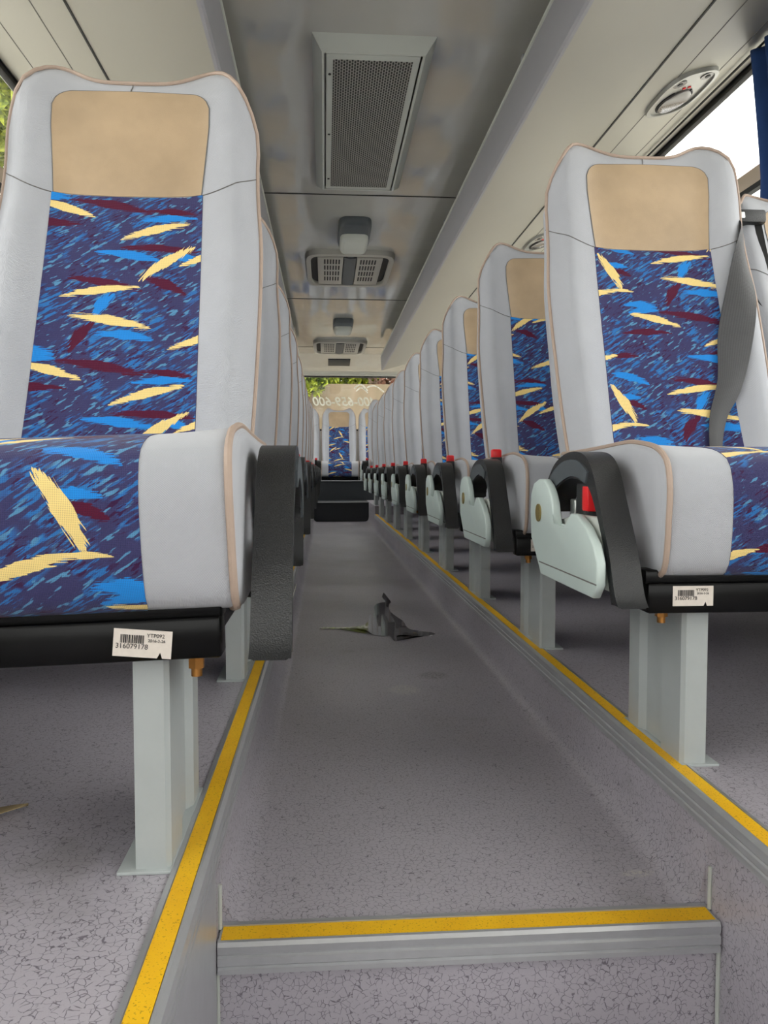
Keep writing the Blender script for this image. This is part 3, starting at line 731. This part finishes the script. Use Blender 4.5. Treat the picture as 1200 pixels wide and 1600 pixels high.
# number reads correctly from outside, so it is reversed from in here
tx = text_obj('phone_number', '400-659-600', .165, M['vinyl_white'], root, (.10, .006, .385), (PI/2, 0, PI), shear=.25, extrude=.0008, bold=.0025)
tx['label'] = 'white reversed phone number on the glass'
tubes('swoosh_mark', [[(.62-.30*t+.0, .006, .52+.085*math.sin(PI*t)) for t in lin(0, .75, 14)], [(.40-.17*t, .006, .505+.075*math.sin(PI*t)) for t in lin(0, .9, 14)], [(.40-.20*t, .006, .535+.085*math.sin(PI*t)) for t in lin(0, .9, 14)]], .009, M['vinyl_white'], root, 6)

bm = bmesh.new(); box(bm, WL, WR, Y0-.05, Y0, -.3, .45); box(bm, WL, WR, Y0-.05, Y0, 1.75, 2.05); box(bm, WL, WL+.1, Y0-.05, Y0, .45, 1.75); box(bm, WR-.1, WR, Y0-.05, Y0, .45, 1.75)
struct(finish('wall_front', bm, M['wall'], smooth=False), 'front wall of the bus around the windscreen')
root = struct(empty('window_%d' % (wc+2), (CX, Y0-.02, .45)), 'windscreen behind the camera')
bm = bmesh.new(); box(bm, -1.13, 1.13, -.003, .003, 0, 1.3); finish('pane', bm, M['glass'], root)

# ---------------------------------------------------------------- luggage racks with their service strips
RE = 9.15
def make_rack(s):
    root = empty('luggage_rack', (CX, 0, 0))
    X = lambda d: s*d
    pts = lambda P: [(X(x), z) for x, z in (P if s > 0 else P[::-1])]
    bm = bmesh.new(); prism(bm, pts([(.478, 1.722), (.860, 1.8205), (.860, 1.832), (.478, 1.734)]), 'y', Y0, RE); finish('rack_underside', bm, M['rack'], root, angle=20)
    bm = bmesh.new(); prism(bm, pts([(.862, 1.8195), (1.225, 1.9135), (1.225, 1.925), (.862, 1.831)]), 'y', Y0, RE); ss = finish('service_strip', bm, M['rack'], root, angle=20)
    bm = bmesh.new()
    for d in (.97, 1.12):
        z = 1.8195+(d-.862)*.259; a, b = sorted((X(d), X(d+.003))); box(bm, a, b, Y0, RE, z-.0006+.0, z+.002)
    finish('groove', bm, M['seam'], ss)
    bm = bmesh.new(); a, b = sorted((X(.858), X(.864))); box(bm, a, b, Y0, RE, 1.8175, 1.83); finish('joint', bm, M['seam_dark'], root)
    # lip: rounded upright edge rail, slightly overhanging
    bm = bmesh.new(); prism(bm, pts([(.470, 1.728), (.476, 1.720), (.486, 1.722), (.488, 1.87), (.482, 1.882), (.468, 1.882), (.462, 1.874), (.464, 1.80)]), 'y', Y0, RE+.012); lp = finish('edge_rail', bm, M['rack_lip'], root, angle=30)
    tubes('bead', [[(X(.464), Y0, 1.884), (X(.464), RE+.012, 1.884)]], .007, M['cream_plastic'], lp)
    bm = bmesh.new(); prism(bm, pts([(.470, 1.728), (1.225, 1.92), (1.225, 1.96), (.488, 1.78)]), 'y', RE, RE+.01); finish('end_cap', bm, M['rack'], root)
    bm = bmesh.new()
    for y in (1.0, 2.75, 4.55, 6.3, 8.0):   # rack support brackets, seen in the gap under the ceiling
        a, b = sorted((X(.50), X(.52))); box(bm, a, b, y, y+.03, 1.75, 1.99, .002)
    finish('support_bracket', bm, M['rack_lip'], root)
    return root
tag(make_rack(1), 'long pale grey overhead luggage rack along the right windows', 'luggage rack', None)
tag(make_rack(-1), 'long pale grey overhead luggage rack along the left windows', 'luggage rack', None)
# oval air and reading light panels
M['psu'] = vary('satin_grey_plastic', srgb(146, 146, 140), .3, .05, 20, coat=.3)
M['lens'] = vary('smoked_lens', srgb(92, 88, 86), .2, .15, 300)
def oval(n, rx, ry, k=2.6, taper=0):
    out = []
    for i in range(n):
        a = 2*PI*i/n; c, s_ = math.cos(a), math.sin(a)
        x = rx*math.copysign(abs(c)**(2/k), c); y = ry*math.copysign(abs(s_)**(2/k), s_)
        x *= 1+taper*y/ry
        out.append((x, y))
    return out
def oval_ring(bm, out, inn, z0, z1):
    n = len(out); 
    a = [bm.verts.new((x, y, z0)) for x, y in out]; b = [bm.verts.new((x*.97, y*.98, z1)) for x, y in out]; c = [bm.verts.new((x, y, z1)) for x, y in inn]; d = [bm.verts.new((x, y, z0)) for x, y in inn]
    for P, Q in ((a, b), (b, c), (c, d)):
        for i in range(n): bm.faces.new((P[i], P[(i+1) % n], Q[(i+1) % n], Q[i]))
def make_psu():
    root = empty('service_panel')
    bm = bmesh.new(); oval_ring(bm, oval(40, .092, .165, 3), oval(40, .078, .15, 3), 0, -.012); finish('bezel', bm, M['psu'], root, angle=50)
    bm = bmesh.new(); prism(bm, oval(40, .079, .151, 3), 'z', -.0045, 0); finish('housing', bm, M['psu'], root, angle=50)
    for k, (x, y) in enumerate(((-.042, -.085), (.045, -.105))):
        bm = bmesh.new(); prism(bm, [(x+a, y+b) for a, b in oval(24, .023, .023, 2)], 'z', -.0075, -.004); vn = finish('air_nozzle', bm, M['lens'], root)
        bm = bmesh.new(); cyl(bm, (x, y, -.0078), (0, 0, 1), .009, .003, 16); finish('vane', bm, M['black'], vn)
    bm = bmesh.new(); prism(bm, [(x, y+.055) for x, y in oval(32, .05, .082, 2)], 'z', -.012, -.004, .003); sp = finish('speaker_cover', bm, M['lens'], root, angle=50)
    bm = bmesh.new()
    for sx in (-1, 1):
        pts = [(sx*(.053+.004*0)*math.cos(a), .055+.086*math.sin(a)) for a in lin(-1.0, .9, 14)]
        tube(bm, [(x, y, -.006) for x, y in pts], .0035, 6)
    finish('gasket', bm, M['black'], root)
    bm = bmesh.new(); 
    for x in (-.012, .006): box(bm, x, x+.010, -.045, -.038, -.008, -.004)
    finish('red_button', bm, M['red'], root)
    return root
psu = make_psu(); slope = math.atan(.259)
RN = ['nearest the camera, beside the blue curtain', 'second from the camera', 'third from the camera', 'fourth from the camera', 'fifth from the camera', 'sixth from the camera', 'seventh from the camera']
for s in (1, -1):
    for i, y in enumerate([2.72, 3.60, 4.48, 5.36, 6.24, 7.12, 8.0]):
        o = psu if (i == 0 and s == 1) else copy_tree(psu)
        d = 1.04; o.location = (CX+s*d, y+(.42 if s < 0 else 0), 1.8195+(d-.862)*.259-.0005); o.rotation_euler = (0, -slope*s, 0)
        tag(o, 'oval air panel under the %s luggage rack, %s' % ('right' if s > 0 else 'left', RN[i] if s > 0 else RN[i].split(',')[0]), 'air panel', 'air panels under the luggage racks')

# ---------------------------------------------------------------- ceiling fittings
def perf_mat():
    m, t, b = mat('perforated_metal', srgb(150, 150, 146), .45, .3)
    tc = t.new('ShaderNodeTexCoord').outputs['Object']; sx = t.new('ShaderNodeSeparateXYZ'); t.set(sx.inputs[0], tc)
    P = .0092; Q = .021
    col = t.math('FLOOR', t.math('DIVIDE', sx.outputs[0], P)); odd = t.math('MULTIPLY', t.math('MODULO', t.math('ABSOLUTE', col), 2), .5)
    fx = t.math('SUBTRACT', t.math('FRACT', t.math('DIVIDE', sx.outputs[0], P)), .5)
    fy = t.math('SUBTRACT', t.math('FRACT', t.math('ADD', t.math('DIVIDE', sx.outputs[1], Q), odd)), .5)
    d = t.math('ADD', t.math('POWER', t.math('MULTIPLY', fx, 3.0), 4), t.math('POWER', t.math('MULTIPLY', fy, 2.5), 4))
    t.set(b.inputs['Base Color'], t.mix(t.math('LESS_THAN', d, 1), srgb(158, 158, 152), srgb(22, 22, 20))); return m
M['perf'] = perf_mat()
root = empty('return_air_grille', (.167, 3.37, CEIL))
bm = bmesh.new(); hx, hy, ix, iy = .205, .70, .165, .64
o4 = [(-hx, -hy), (hx, -hy), (hx, hy), (-hx, hy)]; m4 = [(-ix-.008, -iy-.008), (ix+.008, -iy-.008), (ix+.008, iy+.008), (-ix-.008, iy+.008)]; i4 = [(-ix, -iy), (ix, -iy), (ix, iy), (-ix, iy)]
R = [[bm.verts.new((x, y, z)) for x, y in q] for q, z in ((o4, 0), (m4, -.035), (i4, -.035), (i4, -.020))]
for A, B in zip(R, R[1:]):
    for i in range(4): bm.faces.new((A[i], A[(i+1) % 4], B[(i+1) % 4], B[i]))
finish('frame', bm, M['cream_plastic'], root, smooth=False)
bm = bmesh.new(); box(bm, -.158, .158, -.634, .634, -.034, -.018, .002); dr = finish('hinged_door', bm, M['cream_plastic'], root)
bm = bmesh.new(); box(bm, -.135, .135, -.60, .60, -.0352, -.033); finish('perforated_sheet', bm, M['perf'], dr)
for y in (-.5, 0, .5): 
    bm = bmesh.new(); cyl(bm, (-.146, y, -.035), (0, 0, 1), .005, .004, 12); finish('screw', bm, M['black'], dr)
tag(root, 'large framed perforated air grille on the ceiling near the camera', 'air grille')
M['louver'] = vary('grey_vent_plastic', srgb(170, 168, 160), .45, .05, 20)
def make_ac():
    root = empty('ceiling_air_unit')
    bm = bmesh.new(); out = oval(44, .30, .46, 7); inn = oval(44, .262, .40, 8); oval_ring(bm, out, inn, 0, -.030); finish('outer_frame', bm, M['louver'], root, angle=40)
    bm = bmesh.new(); prism(bm, oval(44, .263, .402, 8), 'z', -.004, 0); finish('dark_recess', bm, M['black'], root)
    for sx in (-1, 1):
        bm = bmesh.new()
        x0, x1 = sorted((sx*.045, sx*.215)); box(bm, x0, x1, -.36, .37, -.030, -.012, .006); pn = finish('vent_panel', bm, M['louver'], root)
        bm = bmesh.new()
        for r in range(4):
            for c_ in range(6):
                xx = sx*(.072+.019*c_); yy = -.27+.155*r; box(bm, xx-.005, xx+.005, yy-.055, yy+.055, -.0312, -.028)
        finish('slots', bm, M['black'], pn)
    bm = bmesh.new(); prism(bm, [(-.045, -.012), (-.040, -.030), (0, -.038), (.040, -.030), (.045, -.012)], 'y', -.37, .37); finish('centre_cover', bm, M['dark_plastic'], root, angle=50)
    bm = bmesh.new(); box(bm, -.02, .02, -.385, -.36, -.026, -.01, .004); finish('catch', bm, M['dark_plastic'], root)
    return root
ac = make_ac(); ac.location = (.170, 5.66, CEIL); tag(ac, 'rounded ceiling air unit with slotted vents, the nearer of the two', 'air unit', 'ceiling air units')
o = copy_tree(ac); o.location = (.170, 9.15, CEIL); tag(o, 'rounded ceiling air unit with slotted vents at the rear, above the back seats', 'air unit', 'ceiling air units')
def make_lamp():
    root = empty('ceiling_lamp')
    bm = bmesh.new(); P = oval(36, .096, .27, 5); rings = []
    for sc, z in ((1, 0), (1, -.02), (.96, -.038), (.9, -.044)): rings.append([bm.verts.new((x*sc, y*sc, z)) for x, y in P])
    for A, B in zip(rings, rings[1:]):
        for i in range(36): bm.faces.new((A[i], A[(i+1) % 36], B[(i+1) % 36], B[i]))
    bm.faces.new(rings[-1]); finish('lamp_base', bm, M['dark_plastic'], root, angle=50)
    bm = bmesh.new(); P = [(x, y+.075) for x, y in oval(36, .084, .165, 5)]; rings = []
    for sc, z in ((1, -.035), (1, -.06), (.9, -.078), (.7, -.086)): rings.append([bm.verts.new((x*sc, .075+(y-.075)*sc, z)) for x, y in P])
    for A, B in zip(rings, rings[1:]):
        for i in range(36): bm.faces.new((A[i], A[(i+1) % 36], B[(i+1) % 36], B[i]))
    bm.faces.new(rings[-1]); finish('lamp_diffuser', bm, M['cream_plastic'], root, angle=50)
    return root
lp = make_lamp(); lp.location = (.176, 4.80, CEIL); tag(lp, 'small unlit ceiling lamp with white lens, ahead of the nearer air unit', 'ceiling lamp', 'ceiling lamps')
o = copy_tree(lp); o.location = (.176, 7.75, CEIL); tag(o, 'small unlit ceiling lamp with white lens, ahead of the rear air unit', 'ceiling lamp', 'ceiling lamps')

# ---------------------------------------------------------------- curtain by the front right window
M['curtain'] = vary('dark_blue_curtain_cloth', srgb(28, 62, 116), .85, .12, 60, .15, 700)
bm = bmesh.new(); n = 90; rows = 24; V = []
for j in range(rows):
    t = j/(rows-1); z = 1.888-t*.59; row = []
    for i in range(n):
        u = i/(n-1); y = 1.86+u*(.645-.075*min(1, t*1.4)); x = 1.352+.018*math.sin(u*2*PI*8+.6*math.sin(t*3)); row.append(bm.verts.new((x, y, z)))
    V.append(row)
for j in range(rows-1):
    for i in range(n-1): bm.faces.new((V[j][i], V[j][i+1], V[j+1][i+1], V[j+1][i]))
cu = finish('window_curtain', bm, M['curtain'], angle=80)
sm_ = cu.modifiers.new('thickness', 'SOLIDIFY'); sm_.thickness = .002
tag(cu, 'dark blue pleated curtain hanging at the front right window', 'curtain')
cr = tubes('curtain_rail', [[(1.352, Y0+.3, 1.890), (1.352, 9.0, 1.890)]], .004, M['black']); tag(cr, 'thin black curtain rail above the right windows', 'curtain rail')
# black belt guide and webbing on the window pillar behind the front right seat
M['black_web'] = vary('black_webbing', srgb(18, 18, 20), .55, .2, 40)
wb = [c for c in R1.children if c.name.startswith('backrest') and abs(c.rotation_euler.x) > .01][0]
def wp(x, z, off=.007): p = Vector(fxz(x, z)); return (p.x, p.y-off, p.z)
bb = ribbon('shoulder_belt', [wp(-.212, 1.055), wp(-.212, .97), wp(-.205, .87), wp(-.165, .76), wp(-.10, .65), wp(-.03, .54), wp(.02, .46)], [wp(-.150, 1.065), wp(-.148, .98), wp(-.140, .88), wp(-.100, .78), wp(-.045, .68), wp(.03, .57), wp(.075, .50)], M['black_web'], R1)
bb['label'] = 'black shoulder belt across the reclined window seat'
bm = bmesh.new(); yg = fxz(-.18, 1.06)[1]; box(bm, -.218, -.142, yg-.018, yg+.012, 1.045, 1.078, .007); bg_ = finish('belt_guide', bm, M['black_plastic'], bb)
bm = bmesh.new(); box(bm, -.212, -.196, yg-.022, yg-.014, 1.052, 1.068, .003); finish('belt_clip', bm, M['steel'], bb)
bb.location = wb.location.copy(); bb.rotation_euler = wb.rotation_euler.copy()

# ---------------------------------------------------------------- things on the floor
M['water'] = mat('spilled_water', (.02, .02, .02, 1), .03)[0]
wm = bpy.data.materials.new('clear_puddle'); wm.use_nodes = True; t = NT(wm.node_tree); t.n.clear()
oo = t.new('ShaderNodeOutputMaterial'); mx = t.new('ShaderNodeMixShader'); tr = t.new('ShaderNodeBsdfTransparent'); gl = t.new('ShaderNodeBsdfGlossy')
tr.inputs[0].default_value = (.93, .93, .92, 1); gl.inputs['Roughness'].default_value = .015; fr = t.new('ShaderNodeFresnel'); fr.inputs[0].default_value = 1.45
t.set(mx.inputs[0], fr.outputs[0]); t.l.new(tr.outputs[0], mx.inputs[1]); t.l.new(gl.outputs[0], mx.inputs[2]); t.l.new(mx.outputs[0], oo.inputs[0])
PUD = [(.274, 3.74), (.255, 3.60), (.262, 3.47), (.232, 3.44), (.205, 3.36), (.196, 3.20), (.172, 3.14), (.160, 3.02), (.128, 2.92), (.05, 2.90), (-.01, 2.91), (-.02, 2.885), (.03, 2.875), (.10, 2.88), (.14, 2.85), (.165, 2.76), (.20, 2.73), (.222, 2.74), (.228, 2.66), (.24, 2.655), (.245, 2.73), (.275, 2.745), (.31, 2.72), (.36, 2.73), (.385, 2.77), (.34, 2.81), (.30, 2.86), (.296, 3.0), (.275, 3.12), (.262, 3.25), (.272, 3.40), (.285, 3.46), (.282, 3.56)]
bm = bmesh.new(); pts = dens(PUD+[PUD[0]], 3)[:-1]
c = [bm.verts.new((x, y, .0004)) for x, y in pts]; tp = [bm.verts.new((.24+(x-.24)*.985, 3.05+(y-3.05)*.99, .0022)) for x, y in pts]
for i in range(len(c)): bm.faces.new((c[i], c[(i+1) % len(c)], tp[(i+1) % len(c)], tp[i]))
bm.faces.new(tp); bmesh.ops.triangulate(bm, faces=[f for f in bm.faces if len(f.verts) > 4])
tag(finish('water_puddle', bm, wm, smooth=False), 'small irregular puddle of water in the middle of the aisle floor', 'puddle')
M['leaf'] = vary('dry_leaf', srgb(168, 148, 112), .7, .2, 60)
bm = bmesh.new(); N = 12; A = []; B = []; Cc = []
for i in range(N+1):
    t_ = i/N; wd = .011*math.sin(PI*t_)**.8; x = -.46+.085*t_; y = .985+.035*t_; z = PL+.003+.006*t_*t_
    A.append(bm.verts.new((x+.3*wd, y-wd, z+.003))); B.append(bm.verts.new((x, y, z))); Cc.append(bm.verts.new((x-.3*wd, y+wd, z+.003)))
for i in range(N):
    bm.faces.new((A[i], A[i+1], B[i+1], B[i])); bm.faces.new((B[i], B[i+1], Cc[i+1], Cc[i]))
lf = finish('dry_leaf', bm, M['leaf']); md = lf.modifiers.new('thickness', 'SOLIDIFY'); md.thickness = .0008
tag(lf, 'dry brown leaf on the left platform floor at the picture edge', 'leaf')

# ---------------------------------------------------------------- outside
M['ground'] = vary('pale_concrete', srgb(206, 203, 194), .9, .15, 3)
bm = bmesh.new(); 
quad(bm, (-60, -40, -1.1), (60, -40, -1.1), (60, 60, -1.1), (-60, 60, -1.1)); g = struct(finish('floor', bm, M['ground'], smooth=False), 'pale concrete yard outside the bus')
def stucco():
    m, t, b = mat('weathered_wall', srgb(150, 134, 112), .9)
    tc = t.new('ShaderNodeTexCoord').outputs['Object']
    c = t.mix(t.noise(t.mapping(tc, scale=(3, 1, .5)), 1.6, 5, .7), srgb(88, 82, 60), srgb(130, 112, 94)); t.set(b.inputs['Base Color'], c); return m
bm = bmesh.new(); box(bm, -8, 9, 15, 15.3, -1.1, 2.2); gw = finish('garden_wall', bm, stucco(), smooth=False); tag(gw, 'weathered brown wall seen through the rear window', 'wall')
def leaf_mat(name, c1, c2):
    m, t, b = mat(name, c1, .6); oi = t.new('ShaderNodeTexCoord').outputs['Object']
    t.set(b.inputs['Base Color'], t.mix(t.step(t.noise(oi, 5, 3, .7), .35, .65), c1, c2)); return m
GREEN = leaf_mat('yellow_green_leaves', srgb(176, 186, 52), srgb(72, 92, 34)); RED = leaf_mat('reddish_leaves', srgb(158, 112, 96), srgb(130, 118, 100))
def bush(name, c, r, n, m, label, cat, trunk=None, seed=1):
    rd = random.Random(seed); root = empty(name, c); bm = bmesh.new()
    for _ in range(n):
        d = Vector((rd.gauss(0, 1), rd.gauss(0, 1), rd.gauss(0, 1))).normalized()*(rd.random()**.4)
        p = Vector((d.x*r[0], d.y*r[1], d.z*r[2]))*(1+.15*math.sin(d.x*9+d.z*7)); s = rd.uniform(.09, .17)*max(1, r[0]/1.6)
        q = Matrix.Rotation(rd.uniform(0, 6.3), 3, 'Z') @ Matrix.Rotation(rd.uniform(-1.3, 1.3), 3, 'X')
        vs = [bm.verts.new(p+q @ Vector(v)) for v in ((-s*.4, 0, 0), (0, -s, 0), (s*.4, 0, 0), (0, s, .2*s))]; bm.faces.new(vs)
    finish('foliage', bm, m, root, smooth=False)
    gz = -1.1-c[2]
    tubes('trunk', [[(0, 0, gz), (.05*r[0], 0, gz*.5), (0, 0, 0)], [(0, 0, gz*.3), (r[0]*.4, 0, r[2]*.4)], [(0, 0, gz*.3), (-r[0]*.4, 0, r[2]*.3)]], .06, vary(name+'_bark', srgb(90, 76, 60), .9, .2, 10), root)
    tag(root, label, cat, 'plants outside'); return root
bush('garden_shrub', (-.6, 16.0, 2.75), (.95, .6, .95), 5200, GREEN, 'bright yellow green shrub outside the rear window, at its left', 'shrub', seed=2)
bush('garden_shrub', (.72, 17.3, 2.9), (.62, .5, .95), 3400, GREEN, 'yellow green shrub outside the middle of the rear window', 'shrub', seed=3)
bush('garden_shrub', (2.05, 16.0, 2.7), (1.1, .5, .95), 6500, RED, 'brownish pink shrub outside the right part of the rear window', 'shrub', seed=4)
bush('garden_creeper', (-.36, 14.75, 2.2), (.34, .14, .26), 900, GREEN, 'small yellow green creeper hanging over the wall behind the rear window', 'plant', seed=8)
bush('garden_tree', (-6.2, 13.5, 7.0), (2.3, 2.6, 2.2), 6000, GREEN, 'sunlit green tree outside the left windows', 'tree', seed=5)
